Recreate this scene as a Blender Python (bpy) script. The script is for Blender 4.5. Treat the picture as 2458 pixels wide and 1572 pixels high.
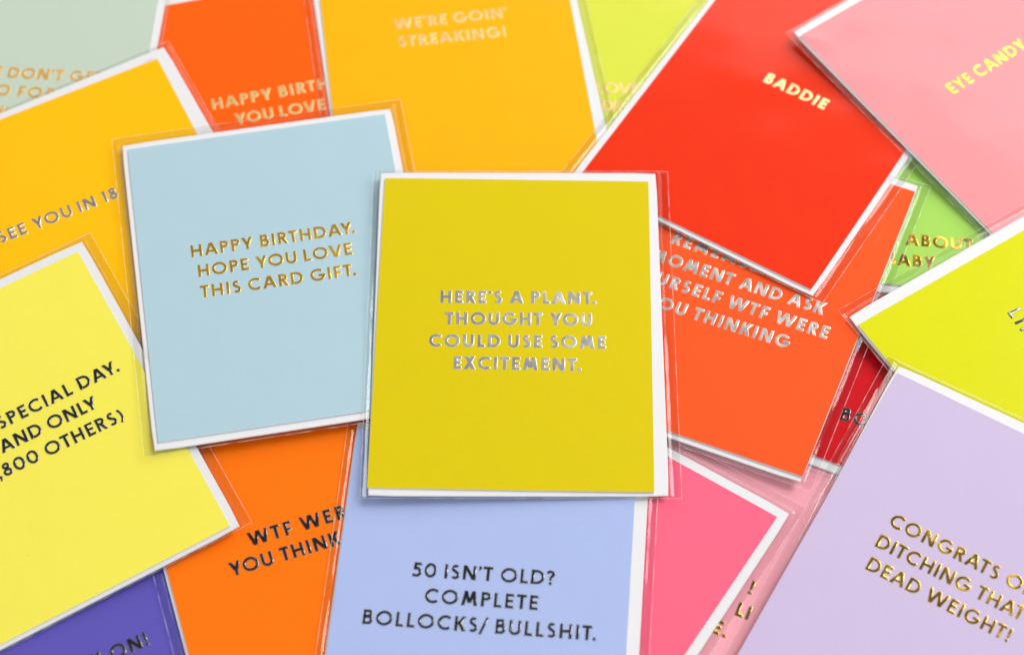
import bpy, bmesh, math, random
from mathutils import Vector, Matrix
from mathutils.geometry import delaunay_2d_cdt
from mathutils import noise as mnoise

MM = 0.001
sc = bpy.context.scene
for o in list(bpy.data.objects):
    bpy.data.objects.remove(o)

# ------------------------------------------------------------------ camera
cam_d = bpy.data.cameras.new("camera")
cam = bpy.data.objects.new("camera", cam_d)
sc.collection.objects.link(cam)
cam_d.sensor_width = 36.0
cam_d.lens = 77.25
cam_d.clip_start = 0.02
cam_d.clip_end = 20.0
cam.matrix_world = (Matrix.Translation(Vector((0.0, -451.277, 722.956)) * MM)
                    @ Matrix.Rotation(math.radians(32.1518), 4, 'X')
                    @ Matrix.Rotation(math.radians(-1.7984), 4, 'Z'))
cam_d.dof.use_dof = True
cam_d.dof.aperture_fstop = 6.3
_fwd = cam.matrix_world.to_3x3() @ Vector((0, 0, -1))
_fp = Vector((0, -18.0, 8.0)) * MM
cam_d.dof.focus_distance = (_fp - cam.matrix_world.translation).dot(_fwd)
sc.camera = cam

# ------------------------------------------------------------------ light
world = bpy.data.worlds.new("World")
sc.world = world
world.use_nodes = True
bg = world.node_tree.nodes["Background"]
# a pale room all round with a darker ceiling overhead
_nt = world.node_tree
_tc = _nt.nodes.new("ShaderNodeTexCoord")
_dp = _nt.nodes.new("ShaderNodeVectorMath")
_dp.operation = 'DOT_PRODUCT'
_dp.inputs[1].default_value = Vector((0.03, 0.55, 1.0)).normalized()
_nt.links.new(_tc.outputs["Generated"], _dp.inputs[0])
_mr = _nt.nodes.new("ShaderNodeMapRange")
_mr.inputs["From Min"].default_value = (0.74, 0.94)[0]
_mr.inputs["From Max"].default_value = (0.74, 0.94)[1]
_mr.inputs["To Min"].default_value = 0.82
_mr.inputs["To Max"].default_value = 0.08
_nt.links.new(_dp.outputs["Value"], _mr.inputs["Value"])
bg.inputs[0].default_value = (0.985, 0.99, 1.0, 1)
_nt.links.new(_mr.outputs["Result"], bg.inputs[1])


def area_light(name, loc, aim, sx, sy, power, col=(1, 1, 1)):
    d = bpy.data.lights.new(name, 'AREA')
    d.shape = 'RECTANGLE'
    d.size, d.size_y = sx, sy
    d.energy = power
    d.color = col
    o = bpy.data.objects.new(name, d)
    sc.collection.objects.link(o)
    o.location = loc
    o.rotation_euler = (Vector(aim) - Vector(loc)).to_track_quat('-Z', 'Y').to_euler()
    return o


area_light("window_softbox", (1.12, 2.02, 1.5), (-0.1, 0.0, 0.0), 2.3, 1.50, 27.0, (1.0, 0.95, 0.88))
area_light("key_softbox", (1.4, 0.8, 1.55), (0.0, 0.0, 0.0), 0.95, 0.95, 37.0, (1.0, 0.985, 0.96))

sc.view_settings.view_transform = 'Standard'
sc.view_settings.look = 'None'
sc.view_settings.gamma = 1.0
sc.view_settings.exposure = 0.05
sc.view_settings.use_curve_mapping = False
sc.render.engine = 'CYCLES'
sc.cycles.use_denoising = True
sc.cycles.max_bounces = 12
sc.cycles.diffuse_bounces = 4
sc.cycles.glossy_bounces = 4
sc.cycles.transparent_max_bounces = 48
sc.cycles.sample_clamp_indirect = 4.0


# ------------------------------------------------------------------ materials
def lin(c):
    return tuple(((v / 255.0) / 12.92 if v / 255.0 <= 0.04045 else ((v / 255.0 + 0.055) / 1.055) ** 2.4) for v in c)


def new_mat(name):
    m = bpy.data.materials.new(name)
    m.use_nodes = True
    nt = m.node_tree
    nt.nodes.clear()
    out = nt.nodes.new("ShaderNodeOutputMaterial")
    return m, nt, out


def node(nt, kind, **inp):
    n = nt.nodes.new(kind)
    for k, v in inp.items():
        n.inputs[k.replace("_", " ")].default_value = v
    return n


def paper(name, col, rough=0.55, bump=0.25, spec=0.35):
    """matte printed card stock: faint fibre relief, faint mottling, a few dust specks"""
    m, nt, out = new_mat(name)
    b = node(nt, "ShaderNodeBsdfPrincipled", Roughness=rough)
    b.inputs["Specular IOR Level"].default_value = spec
    tc = nt.nodes.new("ShaderNodeTexCoord")
    n1 = node(nt, "ShaderNodeTexNoise", Scale=2600.0, Detail=3.0, Roughness=0.65)
    n2 = node(nt, "ShaderNodeTexNoise", Scale=60.0, Detail=6.0, Roughness=0.6)
    nt.links.new(tc.outputs["Object"], n1.inputs["Vector"])
    nt.links.new(tc.outputs["Object"], n2.inputs["Vector"])
    add = node(nt, "ShaderNodeMath")
    add.operation = 'ADD'
    gm = nt.nodes.new("ShaderNodeMath")
    gm.operation = 'MULTIPLY'
    gm.inputs[1].default_value = 0.30
    nt.links.new(n2.outputs["Fac"], gm.inputs[0])
    nt.links.new(n1.outputs["Fac"], add.inputs[0])
    nt.links.new(gm.outputs[0], add.inputs[1])
    mr = node(nt, "ShaderNodeMapRange")
    mr.inputs["From Min"].default_value = 0.35
    mr.inputs["From Max"].default_value = 0.95
    mr.inputs["To Min"].default_value = 0.925
    mr.inputs["To Max"].default_value = 1.035
    nt.links.new(add.outputs[0], mr.inputs["Value"])
    mul = nt.nodes.new("ShaderNodeMix")
    mul.data_type = 'RGBA'
    mul.blend_type = 'MULTIPLY'
    mul.inputs["Factor"].default_value = 1.0
    mul.inputs["A"].default_value = (*col, 1)
    nt.links.new(mr.outputs["Result"], mul.inputs["B"])
    # dust specks
    vo = node(nt, "ShaderNodeTexVoronoi", Scale=55.0)
    nt.links.new(tc.outputs["Object"], vo.inputs["Vector"])
    lt = node(nt, "ShaderNodeMath")
    lt.operation = 'LESS_THAN'
    lt.inputs[1].default_value = 0.016
    nt.links.new(vo.outputs["Distance"], lt.inputs[0])
    sp = nt.nodes.new("ShaderNodeMix")
    sp.data_type = 'RGBA'
    sp.inputs["B"].default_value = tuple(0.5 * c + 0.06 for c in col) + (1,)
    f = node(nt, "ShaderNodeMath")
    f.operation = 'MULTIPLY'
    f.inputs[1].default_value = 0.45
    nt.links.new(lt.outputs[0], f.inputs[0])
    nt.links.new(f.outputs[0], sp.inputs["Factor"])
    nt.links.new(mul.outputs["Result"], sp.inputs["A"])
    nt.links.new(sp.outputs["Result"], b.inputs["Base Color"])
    bp = node(nt, "ShaderNodeBump", Strength=bump, Distance=0.00006)
    nt.links.new(n1.outputs["Fac"], bp.inputs["Height"])
    nt.links.new(bp.outputs["Normal"], b.inputs["Normal"])
    nt.links.new(b.outputs[0], out.inputs["Surface"])
    return m


def foil(name, col, metallic=1.0, rough=0.2, ior=1.5):
    m, nt, out = new_mat(name)
    b = node(nt, "ShaderNodeBsdfPrincipled", Roughness=rough, Metallic=metallic)
    b.inputs["Base Color"].default_value = (*col, 1)
    b.inputs["IOR"].default_value = ior
    tc = nt.nodes.new("ShaderNodeTexCoord")
    n1 = node(nt, "ShaderNodeTexNoise", Scale=1500.0, Detail=2.0)
    nt.links.new(tc.outputs["Object"], n1.inputs["Vector"])
    bp = node(nt, "ShaderNodeBump", Strength=0.14, Distance=0.00008)
    nt.links.new(n1.outputs["Fac"], bp.inputs["Height"])
    n2 = node(nt, "ShaderNodeTexNoise", Scale=75.0, Detail=2.0)       # foil never lies quite flat
    nt.links.new(tc.outputs["Object"], n2.inputs["Vector"])
    bp2 = node(nt, "ShaderNodeBump", Strength=0.8, Distance=0.0011)
    nt.links.new(n2.outputs["Fac"], bp2.inputs["Height"])
    nt.links.new(bp.outputs["Normal"], bp2.inputs["Normal"])
    nt.links.new(bp2.outputs["Normal"], b.inputs["Normal"])
    nt.links.new(b.outputs[0], out.inputs["Surface"])
    return m


def clear_film(name):
    """thin clear cellophane: lets the light straight through, reflects a little on both faces"""
    m, nt, out = new_mat(name)
    tr = nt.nodes.new("ShaderNodeBsdfTransparent")
    tr.inputs[0].default_value = (0.958, 0.958, 0.958, 1)
    gl = node(nt, "ShaderNodeBsdfGlossy", Roughness=0.095)
    gl.inputs[0].default_value = (1, 1, 1, 1)
    # Schlick reflectance of the two faces of a thin film, the same from either side
    ge = nt.nodes.new("ShaderNodeNewGeometry")
    dt = nt.nodes.new("ShaderNodeVectorMath")
    dt.operation = 'DOT_PRODUCT'
    nt.links.new(ge.outputs["Incoming"], dt.inputs[0])
    nt.links.new(ge.outputs["Normal"], dt.inputs[1])
    ab = nt.nodes.new("ShaderNodeMath")
    ab.operation = 'ABSOLUTE'
    nt.links.new(dt.outputs["Value"], ab.inputs[0])
    om = nt.nodes.new("ShaderNodeMath")
    om.operation = 'SUBTRACT'
    om.inputs[0].default_value = 1.0
    om.use_clamp = True
    nt.links.new(ab.outputs[0], om.inputs[1])
    pw = nt.nodes.new("ShaderNodeMath")
    pw.operation = 'POWER'
    pw.inputs[1].default_value = 5.0
    nt.links.new(om.outputs[0], pw.inputs[0])
    fr = node(nt, "ShaderNodeMapRange")
    fr.inputs["To Min"].default_value = 0.027
    fr.inputs["To Max"].default_value = 0.9
    nt.links.new(pw.outputs[0], fr.inputs["Value"])
    tc = nt.nodes.new("ShaderNodeTexCoord")
    n1 = node(nt, "ShaderNodeTexNoise", Scale=15.0, Detail=2.0, Roughness=0.4)
    nt.links.new(tc.outputs["Object"], n1.inputs["Vector"])
    bp = node(nt, "ShaderNodeBump", Strength=0.22, Distance=0.0016)
    nt.links.new(n1.outputs["Fac"], bp.inputs["Height"])
    nt.links.new(bp.outputs["Normal"], gl.inputs["Normal"])
    mx = nt.nodes.new("ShaderNodeMixShader")
    nt.links.new(fr.outputs[0], mx.inputs[0])
    nt.links.new(tr.outputs[0], mx.inputs[1])
    nt.links.new(gl.outputs[0], mx.inputs[2])
    nt.links.new(mx.outputs[0], out.inputs["Surface"])
    return m


def seam_film(name):
    """the heat-sealed rim of the sleeve: milky and glossy where the two films are fused"""
    m, nt, out = new_mat(name)
    tr = nt.nodes.new("ShaderNodeBsdfTransparent")
    b = node(nt, "ShaderNodeBsdfPrincipled", Roughness=0.12)
    b.inputs["Base Color"].default_value = (0.9, 0.9, 0.9, 1)
    b.inputs["Specular IOR Level"].default_value = 0.9
    tc = nt.nodes.new("ShaderNodeTexCoord")
    n1 = node(nt, "ShaderNodeTexNoise", Scale=260.0, Detail=3.0)
    nt.links.new(tc.outputs["Object"], n1.inputs["Vector"])
    mr = node(nt, "ShaderNodeMapRange")
    mr.inputs["From Min"].default_value = 0.3
    mr.inputs["From Max"].default_value = 0.7
    mr.inputs["To Min"].default_value = (0.0, 0.30)[0]
    mr.inputs["To Max"].default_value = (0.0, 0.30)[1]
    nt.links.new(n1.outputs["Fac"], mr.inputs["Value"])
    mx = nt.nodes.new("ShaderNodeMixShader")
    nt.links.new(mr.outputs["Result"], mx.inputs[0])
    nt.links.new(tr.outputs[0], mx.inputs[1])
    nt.links.new(b.outputs[0], mx.inputs[2])
    nt.links.new(mx.outputs[0], out.inputs["Surface"])
    return m


M_WHITE = paper("white_envelope_paper", (0.79, 0.785, 0.80), rough=0.6, bump=0.3)
M_CORE = paper("white_card_edge", (0.79, 0.785, 0.80), rough=0.7, bump=0.3)
M_TABLE = paper("white_table_laminate", (0.8, 0.8, 0.8), rough=0.4)
M_FILM = clear_film("clear_cellophane")
M_SEAM = seam_film("fused_cellophane")
FOILS = dict(
    gold=foil("gold_foil", (0.86, 0.56, 0.08), rough=0.36),
    darkgold=foil("deep_gold_foil", (0.80, 0.52, 0.08), rough=0.17),
    palegold=foil("pale_gold_foil", (0.93, 0.74, 0.40), rough=0.5),
    dullgold=foil("dull_gold_foil", (0.92, 0.68, 0.30), rough=0.55),
    copper=foil("copper_foil", (0.98, 0.62, 0.16), rough=0.55),
    silver=foil("silver_foil", (0.72, 0.70, 0.67), rough=0.36),
    black=foil("black_foil", (0.006, 0.006, 0.007), metallic=0.0, rough=0.12, ior=2.6),
)


# ------------------------------------------------------------------ lettering
# A geometric sans drawn here from strokes on a cap height of 1; s is the stroke weight.
def bar(a, b, s):
    ax, ay = a
    bx, by = b
    l = math.hypot(bx - ax, by - ay)
    nx, ny = -(by - ay) / l * s / 2, (bx - ax) / l * s / 2
    return [(ax + nx, ay + ny), (ax - nx, ay - ny), (bx - nx, by - ny), (bx + nx, by + ny)]


def diag(x0, y0, x1, y1, w):
    """a slanted stroke cut flat at both ends (w measured along the cut)"""
    return [(x0 - w / 2, y0), (x0 + w / 2, y0), (x1 + w / 2, y1), (x1 - w / 2, y1)]


def rect(x0, y0, x1, y1):
    return [(x0, y0), (x1, y0), (x1, y1), (x0, y1)]


def path_quads(pts, s):
    """constant width ribbon along a polyline, mitred"""
    n = len(pts)
    L, R = [], []
    for i, p in enumerate(pts):
        a = pts[max(i - 1, 0)]
        b = pts[min(i + 1, n - 1)]
        dx, dy = b[0] - a[0], b[1] - a[1]
        l = math.hypot(dx, dy) or 1
        nx, ny = -dy / l * s / 2, dx / l * s / 2
        L.append((p[0] + nx, p[1] + ny))
        R.append((p[0] - nx, p[1] - ny))
    return [[L[i], R[i], R[i + 1], L[i + 1]] for i in range(n - 1)]


def arc(cx, cy, rx, ry, a0, a1, n=18):
    return [(cx + rx * math.cos(math.radians(a0 + (a1 - a0) * i / n)),
             cy + ry * math.sin(math.radians(a0 + (a1 - a0) * i / n))) for i in range(n + 1)]


def smooth(pts, k=10):
    """Catmull-Rom through the points"""
    out = []
    P = [pts[0]] + pts + [pts[-1]]
    for i in range(1, len(P) - 2):
        for j in range(k):
            t = j / k
            q = []
            for c in (0, 1):
                p0, p1, p2, p3 = P[i - 1][c], P[i][c], P[i + 1][c], P[i + 2][c]
                q.append(0.5 * (2 * p1 + (p2 - p0) * t + (2 * p0 - 5 * p1 + 4 * p2 - p3) * t * t
                                + (3 * p1 - p0 - 3 * p2 + p3) * t ** 3))
            out.append(tuple(q))
    out.append(pts[-1])
    return out


def glyph(ch, s):
    """(list of polygons, advance width without side bearings, left bearing, right bearing)"""
    h = s / 2
    S, R_, D = 0.085, 0.05, 0.015          # straight, round, diagonal bearings
    ov = 0.012
    if ch == "A":
        w = 0.94
        m = w / 2
        d = s * 1.12
        return [diag(d / 2, 0, m - .02, 1, d), diag(w - d / 2, 0, m + .02, 1, d), rect(0.24, 0.22, w - 0.24, 0.22 + s * .9)], w, D, D
    if ch == "B":
        w = 0.62
        q = [rect(0, 0, s, 1)]
        r1, r2 = 0.25, 0.28
        yb, yt = 0.53, 0.53
        q += path_quads([(0, 1 - h), (w - .06 - r1, 1 - h)] + arc(w - .06 - r1, (1 + yb) / 2 - 0.0, r1 - h + .0, (1 - yb) / 2 - h + h * .5, 90, -90)[1:] + [(0, yb)], s * .94)
        q += path_quads([(0, yb)] + arc(w - r2, yb / 2 + h / 2, r2 - h, yb / 2 - h / 2, 90, -90) + [(0, h)], s)
        return q, w, S, R_
    if ch == "C":
        w = 0.90
        r = 0.5 + ov
        return path_quads(arc(r, .5, r - h, r - h, 46, 314, 36), s), w, R_, 0.01
    if ch == "D":
        w = 0.84
        r = w - 0.34
        return [rect(0, 0, s, 1)] + path_quads([(0, 1 - h)] + arc(.34, .5, r - h, .5 - h, 90, -90, 26) + [(0, h)], s), w, S, R_
    if ch == "E":
        w = 0.54
        return [rect(0, 0, s, 1), rect(0, 0, w, s), rect(0, .5 - h + .01, w - .05, .5 + h + .01), rect(0, 1 - s, w, 1)], w, S, 0.05
    if ch == "F":
        w = 0.52
        return [rect(0, 0, s, 1), rect(0, .44 - h, w - .05, .44 + h), rect(0, 1 - s, w, 1)], w, S, 0.02
    if ch == "G":
        w = 1.0
        r = 0.5 + ov
        return path_quads(arc(r, .5, r - h, r - h, 46, 352, 40), s) + [rect(.55, .5 - h - .04, w + .015, .5 + h - .05)], w, R_, R_
    if ch == "H":
        w = 0.76
        return [rect(0, 0, s, 1), rect(w - s, 0, w, 1), rect(0, .5 - h, w, .5 + h)], w, S, S
    if ch == "I":
        return [rect(0, 0, s, 1)], s, S, S
    if ch == "K":
        w = 0.72
        d = s * 1.32
        return [rect(0, 0, s, 1), diag(s + .02, .42, w - d / 2 - .01, 1, d), diag(w - d / 2 + .01, 0, s + .1, .6, d)], w, S, D
    if ch == "L":
        w = 0.50
        return [rect(0, 0, s, 1), rect(0, 0, w, s)], w, S, 0.03
    if ch == "M":
        w = 1.0
        d = s * 1.12
        return [diag(d / 2, 0, .17 + h, 1, d), diag(w - d / 2, 0, w - .17 - h, 1, d),
                diag(w / 2 - .01, .18, .15 + d / 2, 1, d), diag(w / 2 + .01, .18, w - .15 - d / 2, 1, d)], w, 0.06, 0.06
    if ch == "N":
        w = 0.82
        d = s * 1.25
        return [rect(0, 0, s, 1), rect(w - s, 0, w, 1), diag(d / 2, 1, w - d / 2, 0, d)], w, S, S
    if ch == "O":
        r = 0.5 + ov
        return path_quads(arc(r + .01, .5, r - h + .01, r - h, 0, 360, 48), s), 2 * r + .02, R_, R_
    if ch == "P":
        w = 0.60
        r = 0.29
        return [rect(0, 0, s, 1)] + path_quads([(0, 1 - h)] + arc(w - r, .71, r - h, .29 - h, 90, -90) + [(0, .42 + h)], s), w, S, 0.03
    if ch == "R":
        w = 0.64
        r = 0.285
        d = s * 1.18
        return [rect(0, 0, s, 1)] + path_quads([(0, 1 - h)] + arc(w - .04 - r, .715, r - h, .285 - h, 90, -90) + [(0, .43 + h)], s) + [diag(w - d / 2 + .03, 0, .30, .5, d)], w + .03, S, D
    if ch == "S":
        w = 0.58
        yt, ym, yb = 1 - h + ov, .515, h - ov
        p = arc(w / 2 + .005, (yt + ym) / 2, .255 - h, (yt - ym) / 2, 38, 212, 16) + arc(w / 2, (yb + ym) / 2, w / 2 - h, (ym - yb) / 2, 32, -142, 16)
        return path_quads(p, s), w, 0.05, 0.05
    if ch == "T":
        w = 0.62
        return [rect(w / 2 - h, 0, w / 2 + h, 1), rect(0, 1 - s, w, 1)], w, 0.02, 0.02
    if ch == "U":
        w = 0.74
        r = w / 2
        return path_quads([(h, 1), (h, r)] + arc(r, r - ov, r - h, r - h, 180, 360, 26)[0:] + [(w - h, 1)], s), w, S - .01, S - .01
    if ch == "V":
        w = 0.90
        d = s * 1.12
        return [diag(w / 2 - .02, 0, d / 2, 1, d), diag(w / 2 + .02, 0, w - d / 2, 1, d)], w, D, D
    if ch == "W":
        w = 1.36
        d = s * 1.08
        a, b = .37, w - .37
        return [diag(a, 0, d / 2, 1, d), diag(a + .01, 0, w / 2 - .01, 1, d), diag(b - .01, 0, w / 2 + .01, 1, d), diag(b, 0, w - d / 2, 1, d)], w, D, D
    if ch == "X":
        w = 0.80
        d = s * 1.25
        return [diag(d / 2, 0, w - d / 2 - .03, 1, d), diag(w - d / 2, 0, d / 2 + .03, 1, d)], w, D, D
    if ch == "Y":
        w = 0.80
        d = s * 1.2
        return [rect(w / 2 - h, 0, w / 2 + h, .46), diag(w / 2 - .005, .36, d / 2, 1, d), diag(w / 2 + .005, .36, w - d / 2, 1, d)], w, D, D
    if ch == "0":
        w = 0.78
        return path_quads(arc(w / 2, .5, w / 2 - h, .5 + ov - h, 0, 360, 44), s), w, R_, R_
    if ch == "1":
        w = 0.34
        return [rect(w - s, 0, w, 1), diag(w - s * .5, 1 - s * .62, .0 + s * .4, .80, s * .9)], w, 0.05, S
    if ch == "5":
        w = 0.60
        return [rect(.10, 1 - s, w - .03, 1), diag(.10 + h * .5, .50, .12 + h, 1, s)] + path_quads(smooth([(.10 + h * .5, .53), (.27, .615), (w - h - .12, .56), (w - h, .33), (w - h - .10, .13), (.27, h - ov), (.02, .13)], 8), s), w, 0.05, R_
    if ch == "8":
        w = 0.62
        return (path_quads(arc(w / 2, .755, w / 2 - h - .045, .255 - h, 0, 360, 32), s) + path_quads(arc(w / 2, .28, w / 2 - h, .29 - h, 0, 360, 32), s)), w, R_, R_
    if ch == ".":
        r = s * .62
        return [arc(r, r * .92, r, r, 0, 360, 20)[:-1]], 2 * r, 0.04, 0.04
    if ch == ",":
        r = s * .60
        return [arc(r, r, r, r, 0, 360, 20)[:-1], diag(r * .5, -.16, r * 1.3, .1, s * .62)], 2 * r, 0.04, 0.04
    if ch == "'":
        r = s * .58
        return [arc(r, 1 - r * .9, r, r, 0, 360, 20)[:-1], diag(r * .45, .70, r * 1.3, .90, s * .58)], 2 * r, 0.0, 0.0
    if ch == "!":
        r = s * .60
        return [[(r - h * .75, .30), (r + h * .75, .30), (r + h, 1), (r - h, 1)], arc(r, r * .92, r, r, 0, 360, 20)[:-1]], 2 * r, 0.07, 0.05
    if ch == "?":
        w = 0.52
        r = s * .60
        p = smooth([(.03, .80), (.12, .93 - h * .3), (w / 2 - .01, 1 - h + ov), (w - h - .01, .80), (w - h - .09, .62), (w / 2 - .01, .50), (w / 2 - .02, .31)], 8)
        return path_quads(p, s) + [arc(w / 2 - .02, r * .92, r, r, 0, 360, 20)[:-1]], w, 0.04, 0.04
    if ch == "/":
        return [diag(.02, -.12, .44, 1.06, s * .9)], .46, 0.0, 0.0
    if ch == ")":
        return path_quads(arc(-.55, .44, .80, .80, -39, 39, 16), s * .85), .32, 0.05, 0.04
    raise ValueError(ch)


KERN = {"AY": -.14, "LY": -.12, "AV": -.12, "OV": -.03, "YO": -.06, "AT": -.10, "TH": 0.0, "LT": -.10, "T.": -.10, "Y.": -.16, "PL": 0, "AC": -.03,
        "TF": 0.02, "RT": -.02, "PE": 0, "FO": -.03, "TA": -.10, "YE": -.02, "EY": -.01, "YC": -.04, "WE": 0.0, "F.": -.10, "L.": -.06, "RD": 0}


def layout(text, s, track):
    x, out, prev = 0.0, [], None
    for ch in text:
        if ch == " ":
            x += 0.44 + track
            prev = None
            continue
        polys, w, lb, rb = glyph(ch, s)
        if prev is not None:
            x += prev[1] + lb + track + KERN.get(prev[0] + ch, 0.0)
        out.append((ch, x, polys, w))
        x += w
        prev = (ch, rb)
    return out, x


def fit_track(core, s, want):
    lo, hi = -0.12, 0.35
    for _ in range(40):
        mid = (lo + hi) / 2
        if layout(core, s, mid)[1] < want:
            lo = mid
        else:
            hi = mid
    return (lo + hi) / 2


def union_into(bm, polys, xf, z0, rings, mat_idx=0):
    """union of overlapping polygons as a raised, round-shouldered relief"""
    vs, fs = [], []
    for p in polys:
        a = sum(p[i][0] * p[(i + 1) % len(p)][1] - p[(i + 1) % len(p)][0] * p[i][1] for i in range(len(p)))
        if abs(a) < 1e-7:
            continue
        if a < 0:
            p = p[::-1]
        fs.append(list(range(len(vs), len(vs) + len(p))))
        vs += [Vector(q) for q in p]
    V, E, F, _ov, _oe, of = delaunay_2d_cdt(vs, [], fs, 0, 1e-5, True)
    def covered(f):
        cx = sum(V[i].x for i in f) / len(f)
        cy = sum(V[i].y for i in f) / len(f)
        for q in fs:
            inside = False
            for i in range(len(q)):
                p0, p1 = vs[q[i]], vs[q[(i + 1) % len(q)]]
                if (p0.y > cy) != (p1.y > cy) and cx < p0.x + (cy - p0.y) * (p1.x - p0.x) / (p1.y - p0.y):
                    inside = not inside
            if inside:
                return True
        return False
    keep = [f for f in F if covered(f)]
    # boundary edges, walked with the filled side on the left
    cnt = {}
    for f in keep:
        for i in range(len(f)):
            e = (f[i], f[(i + 1) % len(f)])
            cnt[e] = cnt.get(e, 0) + 1
    bnd = [e for e in cnt if (e[1], e[0]) not in cnt]
    nrm = {}
    for a, b in bnd:
        d = (V[b] - V[a])
        if d.length < 1e-9:
            continue
        d.normalize()
        n = Vector((d.y, -d.x))
        nrm.setdefault(a, []).append(n)
        nrm.setdefault(b, []).append(n)
    off = {}
    for k, ns in nrm.items():
        m = sum(ns, Vector((0, 0)))
        if m.length < 1e-6:
            off[k] = Vector((0, 0))
            continue
        m.normalize()
        off[k] = m * min(1.8, 1.0 / max(0.3, m.dot(ns[0])))
    used = sorted({i for f in keep for i in f})
    base = {}
    for k in used:
        q = V[k] + (off[k] * rings[0][0] if k in off else Vector((0, 0)))
        x, y = xf(q.x, q.y)
        base[k] = bm.verts.new((x, y, z0 + rings[0][1]))
    for f in keep:
        try:
            fc = bm.faces.new([base[i] for i in f])
            fc.smooth = False
        except ValueError:
            pass
    prev = base
    for (o_, z_) in rings[1:]:
        cur = {}
        for k in off:
            p = V[k] + off[k] * o_
            x, y = xf(p.x, p.y)
            cur[k] = bm.verts.new((x, y, z0 + z_))
        for a, b in bnd:
            if a in off and b in off:
                try:
                    bm.faces.new([prev[b], prev[a], cur[a], cur[b]])
                except ValueError:
                    pass
        prev = cur


CAP = 5.75


def lettering_mesh(lines, weight, seed, z0, zfun, cap=CAP, rise=.2, dome=1.0):
    bm = bmesh.new()
    for pre, core, suf, xa, ya, xb, yb in lines:
        want = math.hypot(xb - xa, yb - ya) / cap
        s = weight
        tr = fit_track(core, s, want)
        sq = 1.0
        nat = layout(core, s, tr)[1]
        if abs(nat - want) > 0.01:
            sq = want / nat
        gl, _ = layout(pre + core + suf, s, tr)
        ncore = len(pre.replace(" ", ""))
        x_shift = gl[ncore][1]
        ca, sa = (xb - xa) / (want * cap), (yb - ya) / (want * cap)
        for ch, gx, polys, w in gl:
            ox = (gx - x_shift) * sq

            def xf(px, py, ox=ox):
                X, Y = (ox + px * sq) * cap, py * cap
                return (xa + ca * X - sa * Y) * MM, (ya + sa * X + ca * Y) * MM
            k = 1 / cap
            r = [(-.31 * dome * k, .20), (-.20 * dome * k, .185), (-.09 * dome * k, .14), (.01 * k, .06), (.05 * k, -.03)]
            union_into(bm, polys, xf, z0 * MM, [(a, b * rise / .2 * MM) for a, b in r])
    # top ring sits inset: rebuild order keeps the flat face full width, shoulders outside it
    me = bpy.data.meshes.new("foil_lettering")
    for v in bm.verts:
        v.co.z += zfun(v.co.x / MM, v.co.y / MM) * MM
    bm.to_mesh(me)
    bm.free()
    for p in me.polygons:
        p.use_smooth = abs(p.normal.z) < 0.9999
    return me


# ------------------------------------------------------------------ card packages
W_ENV, H_ENV = 111.125, 146.05
CW, CH = 105.9, 139.9


def grid_slab(bm, w, h, z0, z1, nx, ny, zf, xf, r=0.0, top_mat=0, side_mat=1, bot_mat=0):
    """a thin sheet with thickness, its outline with slightly rounded corners, following zf"""
    def pos(i, j):
        x = -w / 2 + w * i / nx
        y = -h / 2 + h * j / ny
        if r > 0 and i in (0, nx) and j in (0, ny):
            x -= math.copysign(r * .3, x)
            y -= math.copysign(r * .3, y)
        return x, y
    T, B = {}, {}
    for i in range(nx + 1):
        for j in range(ny + 1):
            x, y = xf(*pos(i, j))
            z = zf(x, y)
            T[i, j] = bm.verts.new((x * MM, y * MM, (z1 + z) * MM))
            B[i, j] = bm.verts.new((x * MM, y * MM, (z0 + z) * MM))
    for i in range(nx):
        for j in range(ny):
            f = bm.faces.new([T[i, j], T[i + 1, j], T[i + 1, j + 1], T[i, j + 1]])
            f.material_index = top_mat
            f.smooth = True
            f = bm.faces.new([B[i, j], B[i, j + 1], B[i + 1, j + 1], B[i + 1, j]])
            f.material_index = bot_mat
            f.smooth = True
    ring = [(i, 0) for i in range(nx)] + [(nx, j) for j in range(ny)] + [(i, ny) for i in range(nx, 0, -1)] + [(0, j) for j in range(ny, 0, -1)]
    for a, b in zip(ring, ring[1:] + ring[:1]):
        f = bm.faces.new([T[b], T[a], B[a], B[b]])
        f.material_index = side_mat
        for e in f.edges:
            e.smooth = False


def link(name, bm_or_me, mats, parent):
    if isinstance(bm_or_me, bmesh.types.BMesh):
        me = bpy.data.meshes.new(name)
        bm_or_me.normal_update()
        bm_or_me.to_mesh(me)
        bm_or_me.free()
    else:
        me = bm_or_me
    for m in mats:
        me.materials.append(m)
    o = bpy.data.objects.new(name, me)
    sc.collection.objects.link(o)
    o.parent = parent
    return o


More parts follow.
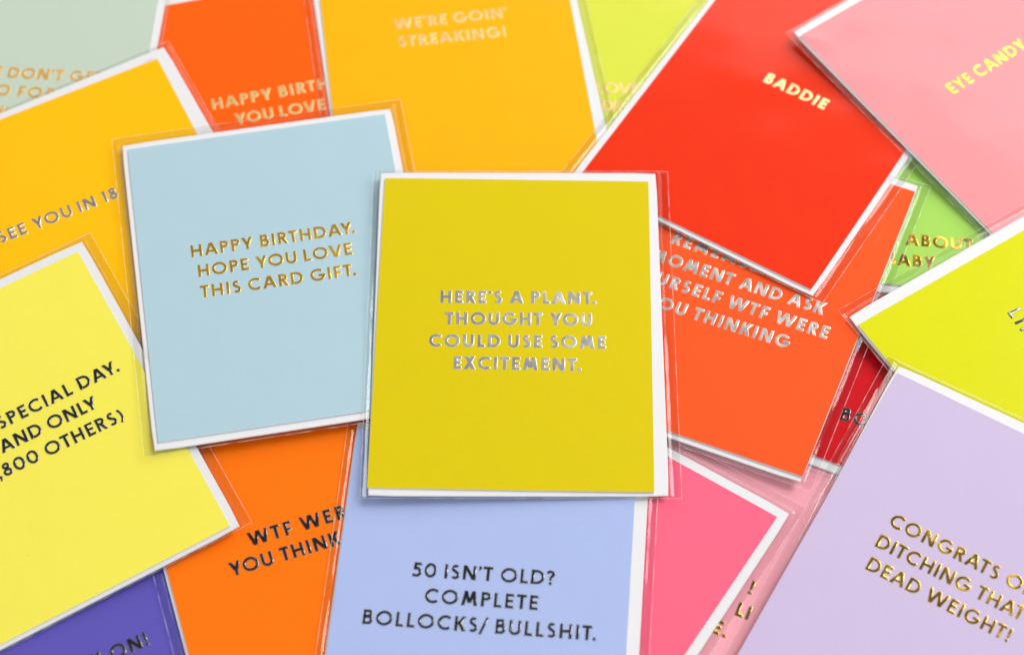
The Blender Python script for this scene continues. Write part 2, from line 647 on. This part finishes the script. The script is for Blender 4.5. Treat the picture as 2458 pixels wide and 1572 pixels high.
def make_package(key, D, S):
    px, py, rot = D['pose']
    a, b, c = D['plane']
    dx, dy, drot = D['inner']
    rnd = random.Random(key * 7 + 1)
    root = bpy.data.objects.new("greeting_card", None)
    root.empty_display_size = 0.02
    sc.collection.objects.link(root)
    # plane z = a + b x + c y: the in-plane rotation first, then a shear-free tilt
    n = Vector((-b, -c, 1)).normalized()
    ux = Vector((math.cos(rot), math.sin(rot), b * math.cos(rot) + c * math.sin(rot))).normalized()
    uy = n.cross(ux).normalized()
    ux = uy.cross(n)
    Mx = Matrix((ux, uy, n)).transposed().to_4x4()
    Mx.translation = Vector((px, py, a + b * px + c * py)) * MM
    root.matrix_world = Mx
    root['label'] = S['label']
    root['category'] = "greeting card"
    root['group'] = "greeting cards scattered in an overlapping pile"

    ph = [rnd.uniform(0, 6.28) for _ in range(6)]
    bow = rnd.uniform(-.2, .3)

    def warp(x, y):                                # gentle bow of the whole package, mm
        return (.24 * math.sin(x / 33 + ph[0]) * math.cos(y / 41 + ph[1]) + .10 * math.sin(y / 24 + ph[2] + x / 70)
                + bow * ((y / 73) ** 2 - .4))
    # envelope: back and front paper with a narrow gap, so its edge reads as two sheets
    bm = bmesh.new()
    idf = lambda x, y: (x, y)
    grid_slab(bm, W_ENV, H_ENV, .06, .19, 12, 16, warp, idf, r=1.2)
    grid_slab(bm, W_ENV - .5, H_ENV - .5, .21, .34, 12, 16, warp, idf, r=1.2)
    env = link("envelope", bm, [M_WHITE, M_WHITE], root)
    # folded card: back leaf and front leaf meeting in the fold along its long side
    ca, sa = math.cos(drot), math.sin(drot)
    cxf = lambda x, y: (dx + ca * x - sa * y, dy + sa * x + ca * y)
    gap = S.get('gape', .12)
    bm = bmesh.new()
    grid_slab(bm, CW, CH, .37, .60, 12, 16, warp, cxf, r=.3, top_mat=1, side_mat=1, bot_mat=0)

    def zfront(x, y):                              # the front leaf springs open away from the fold
        return warp(x, y) + gap * max(0.0, (x - dx + CW / 2) / CW)
    grid_slab(bm, CW, CH, .63, .86, 12, 16, zfront, cxf, r=.3, top_mat=0, side_mat=1, bot_mat=1)
    card_mat = paper(S['colname'] + "_card_stock", S['col'], rough=.6, bump=.35, spec=.12)
    card = link("folded_card", bm, [card_mat, M_CORE], root)
    # foil lettering
    if D['lines']:
        me = lettering_mesh(D['lines'], S.get('wt', .19) + .012, key, .86, zfront, CAP * S.get('cap', 1.0), .24 if S['foil'] == 'black' else .10, 1.0 if S['foil'] == 'black' else .45)
        link("foil_lettering", me, [FOILS[S['foil']]], card)
    # clear sleeve: front film over the card, back film under the envelope, joined in a flat rim
    fl, fr, fb, ft = S.get('flange', (3.5, 4.5, 1.5, 1.5))
    x0, x1, y0, y1 = -W_ENV / 2, W_ENV / 2, -H_ENV / 2, H_ENV / 2

    def spaced(lo, hi, fa, fz, n):
        a_ = [lo - fa * u for u in (1.0, .85, .7, .55, .4, .25, .12)] + [lo - .1]
        z_ = [hi + .1] + [hi + fz * u for u in (.12, .25, .4, .55, .7, .85, 1.0)]
        return a_ + [lo, lo + .2, lo + .6] + [lo + (hi - lo) * (k + .0) / n for k in range(1, n)] + [hi - .6, hi - .2, hi] + z_
    xs = spaced(x0, x1, fl, fr, 48)
    ys = spaced(y0, y1, fb, ft, 60)
    nx_, ny_ = len(xs), len(ys)

    def film_z(x, y, top):
        ex = max(x0 - x, x - x1, 0.0)
        ey = max(y0 - y, y - y1, 0.0)
        e = math.hypot(ex, ey)
        q = mnoise.noise(Vector((x * .045 + key * 9.1, y * .045, 0.3 if top else 5.3)))
        q2 = mnoise.noise(Vector((x * .16 + key * 3.3, y * .16, 2.3 if top else 7.3)))
        z = warp(x, y) + gap * min(1, max(0, (x + W_ENV / 2) / CW))
        if top:
            zi = 1.16 + .12 * q + .015 * q2
            rz = 0.0
            for (ra, rb, rc, rd, amp, wid) in S.get('ridges', ()):
                lx, ly = rc - ra, rd - rb
                tt = min(1.0, max(0.0, ((x - ra) * lx + (y - rb) * ly) / (lx * lx + ly * ly)))
                rz += amp * math.sin(math.pi * (.12 + .76 * tt)) * math.exp(-((x - ra - tt * lx) ** 2 + (y - rb - tt * ly) ** 2) / (wid * wid))
            ze = .70 + .14 * q2 + S.get('puff', 1.0) * 0.3 * max(0.0, q + .15) * math.sin(math.pi * min(1.0, e / max(fl, fr)))
            t = min(1.0, e / 2.3)
            return z + rz + zi + (ze - zi) * (t * t * (3 - 2 * t))
        zi = .02
        ze = .62 + .14 * q2
        t = min(1.0, e / 2.3)
        return warp(x, y) + zi + (ze - zi) * (t * t * (3 - 2 * t))
    bm = bmesh.new()
    G = {}
    for top in (1, 0):
        for i, x in enumerate(xs):
            for j, y in enumerate(ys):
                z = film_z(x, y, top)
                G[top, i, j] = bm.verts.new((x * MM, y * MM, z * MM))
    for i in range(nx_ - 1):
        for j in range(ny_ - 1):
            f = bm.faces.new([G[1, i, j], G[1, i + 1, j], G[1, i + 1, j + 1], G[1, i, j + 1]])
            f.smooth = True
            f = bm.faces.new([G[0, i, j], G[0, i, j + 1], G[0, i + 1, j + 1], G[0, i + 1, j]])
            f.smooth = True
    sleeve = link("clear_sleeve", bm, [M_FILM], root)
    # fused rim bead round the outline, wavy and of uneven width
    bm = bmesh.new()
    ringpts = ([(x, ys[0]) for x in xs] + [(xs[-1], y) for y in ys[1:]] + [(x, ys[-1]) for x in xs[-2::-1]] + [(xs[0], y) for y in ys[-2:0:-1]])
    dense = []
    for p, q in zip(ringpts, ringpts[1:] + ringpts[:1]):
        k = max(1, int(math.hypot(q[0] - p[0], q[1] - p[1]) / 3))
        dense += [(p[0] + (q[0] - p[0]) * t / k, p[1] + (q[1] - p[1]) * t / k) for t in range(k)]
    prev = first = None
    N_ = len(dense)
    for i, (x, y) in enumerate(dense + dense[:1]):
        xa, ya = dense[(i - 1) % N_]
        xb, yb = dense[(i + 1) % N_]
        t = Vector((xb - xa, yb - ya))
        t.normalize()
        nn = Vector((t.y, -t.x))
        r = 0.13 * (.7 + .6 * abs(mnoise.noise(Vector((x * .12, y * .12, key * 2.0)))))
        z = (film_z(x, y, 1) + film_z(x, y, 0)) / 2
        cur = []
        for q in range(6):
            an = q / 6 * 2 * math.pi
            cur.append(bm.verts.new(((x + nn.x * r * 1.3 * math.cos(an)) * MM, (y + nn.y * r * 1.3 * math.cos(an)) * MM, (z + r * math.sin(an)) * MM)))
        if prev:
            for q in range(6):
                f = bm.faces.new([prev[q], prev[(q + 1) % 6], cur[(q + 1) % 6], cur[q]])
                f.smooth = True
        prev = cur
    bmesh.ops.recalc_face_normals(bm, faces=bm.faces)
    link("sealed_rim", bm, [M_SEAM], sleeve)
    return root


# ------------------------------------------------------------------ setting
bm = bmesh.new()
bmesh.ops.create_grid(bm, x_segments=1, y_segments=1, size=0.9)
tb = link("table_surface", bm, [M_TABLE], None)
tb.location.z = -0.0015
tb['kind'] = "structure"

# ------------------------------------------------------------------ the cards
# pose (x mm, y mm, turn), resting plane z = a + bx + cy, card inside its envelope, lettering lines (before, fitted, after, ends)
POSES = {1: {'inner': [-1.6769, -0.8094, -0.0158],
     'lines': [('', "HERE'S A PLANT.", '', -30.2, 10.62, 30.38, 9.93), ('', 'THOUGHT YOU', '', -28.38, 0.79, 28.44, 0.1),
               ('', 'COULD USE SOME', '', -34.3, -9.12, 33.58, -10.11), ('', 'EXCITEMENT.', '', -24.7, -19.02, 24.14, -20.08)],
     'plane': [5.7811, -0.01699, 0.00788],
     'pose': [2.37, -0.693, -0.028]},
 2: {'inner': [-0.486, 0.0243, -0.0023],
     'lines': [('', 'HAPPY BIRTHDAY.', '', -32.93, 12.47, 32.41, 12.49), ('', 'HOPE YOU LOVE', '', -31.14, 2.57, 29.87, 2.45),
               ('', 'THIS CARD GIFT.', '', -31.24, -7.41, 30.02, -7.71)],
     'plane': [3.44178, -0.02002, -0.01696],
     'pose': [-91.007, 29.421, 0.152]},
 3: {'inner': [0.0102, 0.0001, 0.0062],
     'lines': [('WE ', "DON'T", ' GET', -5.31, 7.93, 18.36, 7.05), ('TO ', 'FO', 'R', 0.64, -1.81, 10.82, -2.44), ('', 'YOU', '', -11.84, -12.16, -1.93, -12.49)],
     'plane': [3.33719, 0.01236, -0.00102],
     'pose': [-203.837, 125.254, -0.083]},
 4: {'inner': [0.0006, -1.4409, 0.0004],
     'lines': [('', 'HAPPY BIRT', 'HDAY', -30.31, 7.91, 13.22, 7.91), ('', 'YOU LOV', 'E', -22.3, -1.97, 11.62, -2.61)],
     'plane': [0.0, 0.0, 0.0],
     'pose': [-90.027, 111.822, 0.193]},
 5: {'inner': [-0.9462, 0.0263, -0.0278],
     'lines': [('', "WE'RE GOIN", "'", -23.55, 19.21, 22.54, 17.62), ('', 'STREAKING!', '', -23.17, 9.35, 22.57, 7.45)],
     'plane': [1.2, 0.0, 0.0],
     'pose': [-20.0, 136.353, 0.133]},
 6: {'inner': [0.0, 0.0, 0.0],
     'lines': [('L', 'OV', 'E', -14.48, 3.01, -3.28, 3.19), ('', 'DI', 'C', -14.82, -6.16, -9.35, -6.21)],
     'plane': [0.0, 0.0, 0.0],
     'pose': [55.108, 111.362, -0.095]},
 7: {'inner': [-1.6879, -0.4348, -0.0008],
     'lines': [('', 'EYE CAN', 'DY', -21.85, 9.85, 9.47, 10.56)],
     'plane': [12.42905, -0.04629, 0.01523],
     'pose': [207.878, 109.328, 0.594]},
 8: {'inner': [0.169, -1.2685, 0.0064],
     'lines': [('', 'BADDIE', '', -13.79, 10.56, 14.81, 10.54)],
     'plane': [4.19233, 0.01481, -0.02461],
     'pose': [112.47, 100.648, -0.601]},
 9: {'inner': [-4.1888, -0.8657, -0.0243],
     'lines': [('', 'SEE YOU IN 18', '', -41.52, 10.93, 9.09, 8.87)],
     'plane': [4.53719, 0.01236, -0.00102],
     'pose': [-160.766, 56.822, 0.457]},
 10: {'inner': [-0.8107, -1.4075, 0.0021],
      'lines': [('', 'SPECIAL DAY.', '', -5.74, 9.77, 44.3, 9.65), ('', 'AND ONLY', '', -8.79, -0.13, 30.67, -0.6),
                ('', ',800 OTHERS)', '', -13.8, -9.79, 37.07, -10.83)],
      'plane': [9.64542, 0.03103, 0.01637],
      'pose': [-184.617, -43.641, 0.485]},
 11: {'inner': [-1.4526, 0.0046, -0.0032],
      'lines': [('', 'WTF WE', 'RE', -23.17, 4.87, 8.67, 5.12), ('', 'YOU THIN', 'K', -32.65, -4.88, 3.7, -4.57)],
      'plane': [-0.43087, -0.01017, -0.00445],
      'pose': [-74.555, -87.01, 0.286]},
 12: {'inner': [0.0, 0.0, 0.0], 'lines': [('Y ', 'ON!', '', 16.22, -2.22, 30.44, -2.21)], 'plane': [0.0, 0.0, 0.0], 'pose': [-161.334, -136.463, 0.413]},
 13: {'inner': [-1.9731, 0.3828, 0.0032],
      'lines': [('', "50 ISN'T OLD?", '', -27.93, 10.12, 23.92, 10.06), ('', 'COMPLETE', '', -22.37, 0.05, 18.55, -0.14),
                ('', 'BOLLOCKS/ BULLSHIT.', '', -43.64, -9.81, 40.12, -10.62)],
      'plane': [1.8443, 0.00868, -0.00651],
      'pose': [-12.366, -116.488, -0.109]},
 14: {'inner': [-1.1456, -0.6304, -0.0079], 'lines': [], 'plane': [0.11836, 0.01623, -0.00786], 'pose': [12.66, -110.964, -0.608]},
 15: {'inner': [2.3688, -0.9135, 0.0017],
      'lines': [('', 'REME', 'MBER', -27.17, 10.26, -7.28, 9.9), ('M', 'OMENT AND ASK', '', -25.22, -0.02, 39.48, -0.31),
                ('YOU', 'RSELF WTF WERE', '', -20.48, -9.89, 44.35, -10.28), ('YOU ', 'THINKING', '', -7.1, -20.19, 31.88, -19.74)],
      'plane': [1.12385, 0.02271, -0.01499],
      'pose': [84.25, 17.969, -0.426]},
 16: {'inner': [0.0, 0.5187, -0.0],
      'lines': [('K ', 'ABOUT', '', -10.31, -49.93, 16.08, -49.96), ('B', 'ABY', '', -13.41, -60.06, 1.51, -59.93)],
      'plane': [2.89258, -0.00533, -0.01105],
      'pose': [173.502, 82.09, -0.14]},
 17: {'inner': [2.7817, -2.493, -0.0034],
      'lines': [('', 'LI', 'FE', -23.87, -20.11, -17.98, -20.59)],
      'plane': [11.01319, -0.03387, 0.02227],
      'pose': [220.511, -10.754, -1.025]},
 18: {'inner': [0.0006, 0.6232, -0.001],
      'lines': [('', 'BO', '', -24.9, -50.87, -14.35, -50.18)],
      'plane': [1.29276, -0.00407, -0.00841],
      'pose': [166.514, -8.506, -0.444]},
 19: {'inner': [-2.6646, -1.4577, -0.0161],
      'lines': [('', 'CONGRATS', ' ON', -31.17, 9.61, 11.78, 8.66), ('', 'DITCHING THA', 'T', -32.01, -0.43, 22.25, -1.5),
                ('', 'DEAD WEIGHT!', '', -31.26, -10.24, 24.54, -11.44)],
      'plane': [9.25972, -0.0109, 0.03622],
      'pose': [156.269, -114.398, -0.539]},
 20: {'inner': [0.0, 0.0, 0.0],
      'lines': [('', '!', '', 7.31, -3.48, 8.99, -3.44), ('', 'LI', '', 6.12, -13.18, 11.18, -13.19), ('', 'E.', '', 0.8, -22.79, 6.45, -23.04)],
      'plane': [0.0, 0.0, 0.0],
      'pose': [76.498, -107.148, -0.451]}}
STYLE = {
1: dict(label="mustard yellow card, silver foil lettering, lying uppermost in the middle of the pile", colname="mustard", col=lin((217, 196, 0)), foil='silver', wt=.22, flange=(2.6, 4.6, 1.0, .5), gape=.25),
2: dict(label="pale blue card with three lines of gold lettering, beside the mustard card", colname="pale_blue", col=lin((175, 203, 214)), foil='gold', wt=.185, flange=(3.6, 4.6, 1.8, 3.6)),
3: dict(label="sage green card with copper lettering in the top corner, behind the amber card", colname="sage", col=lin((194, 209, 192)), foil='copper', wt=.20, flange=(3, 1.5, 2, 2)),
4: dict(label="bright orange card with gold lettering between the sage card and the amber cards", colname="bright_orange", col=lin((252, 97, 0)), foil='dullgold', wt=.20, flange=(3, 4, 2, 1)),
5: dict(label="amber card behind the mustard card, with two lines of faint gold lettering", colname="amber", col=lin((252, 180, 0)), foil='dullgold', wt=.19, flange=(4, 4, 2, 2)),
6: dict(label="lime yellow card almost hidden between the amber card and the large red card", colname="lime", col=lin((215, 222, 72)), foil='dullgold', wt=.19, flange=(3, 3, 2, 2)),
7: dict(label="light pink card with one line of yellow gold lettering, lying across the red card", colname="light_pink", col=lin((252, 148, 153)), foil='gold', wt=.19, ridges=((-56, 70, -48, 62, .4, 1.8),), puff=1.6, flange=(3.0, 4, 2, 1.0)),
8: dict(label="large red card with one short pale gold word, partly under the light pink card", colname="red", col=lin((232, 47, 0)), foil='palegold', wt=.22, flange=(4.0, 4.6, 1.0, 2)),
9: dict(label="amber card with silver lettering, between the pale blue card and the lemon card", colname="golden_amber", col=lin((252, 191, 0)), foil='silver', wt=.185, flange=(3, 2.6, 2, 1.2)),
10: dict(label="lemon yellow card with three lines of black lettering, partly under the pale blue card", colname="lemon", col=lin((244, 233, 89)), foil='black', wt=.18, flange=(3, 4.2, .8, 1.5)),
11: dict(label="orange card with black lettering, below the pale blue card and beside the periwinkle card", colname="orange", col=lin((252, 119, 0)), foil='black', wt=.195, flange=(4.0, 4, 2, 2)),
12: dict(label="indigo card with black lettering, peeking out under the lemon card", colname="indigo", col=lin((96, 87, 182)), foil='black', wt=.20, flange=(3, 3, 2, 2)),
13: dict(label="periwinkle blue card with three lines of black lettering, in front of the mustard card", colname="periwinkle", col=lin((172, 188, 231)), foil='black', wt=.18, flange=(3.2, 3.6, 2, 1.6)),
14: dict(label="hot pink card with a broad white border, beside the periwinkle card", colname="hot_pink", col=lin((252, 105, 135)), foil='black', wt=.19, flange=(3, 3.6, 2, 4.6)),
15: dict(label="vermilion card with four lines of silver lettering, partly under the red card", colname="vermilion", col=lin((252, 89, 32)), foil='silver', wt=.20, flange=(4, 4.6, 2.2, 1.0), gape=.2, ridges=((51, 70, 44, 26, .55, 1.9), (47, 50, 36, 12, .4, 2.6), (-20, -55, 20, -30, .18, 6))),
16: dict(label="grass green card with gold lettering in the gap below the light pink card", colname="grass_green", col=lin((166, 214, 94)), foil='darkgold', wt=.22, flange=(3, 3, 2, 2)),
17: dict(label="chartreuse card turned on its side, between the light pink and the lavender card", colname="chartreuse", col=lin((216, 216, 0)), foil='black', wt=.185, flange=(4.2, 3, 1.6, 2)),
18: dict(label="crimson card with black lettering, a sliver between the vermilion and the lavender card", colname="crimson", col=lin((205, 4, 22)), foil='black', wt=.20, flange=(3, 3, 3, 2)),
19: dict(label="lavender card with three lines of gold lettering, lying over the chartreuse card", colname="lavender", col=lin((203, 187, 219)), foil='darkgold', wt=.185, puff=2.2, ridges=((-59.2, -73, -58.6, 60, 1.0, .9), (-57.6, -72, -57.2, 10, .5, .7)), flange=(5.0, 3, 2, 1.4)),
20: dict(label="dusty pink card with gold lettering, mostly hidden beneath the hot pink and lavender cards", colname="dusty_pink", col=lin((250, 172, 186)), foil='darkgold', wt=.22, flange=(3, 3, 2, 2)),
}
for key in (20, 12, 4, 6, 18, 11, 3, 14, 16, 5, 9, 15, 10, 8, 13, 7, 2, 17, 1, 19):
    make_package(key, POSES[key], STYLE[key])
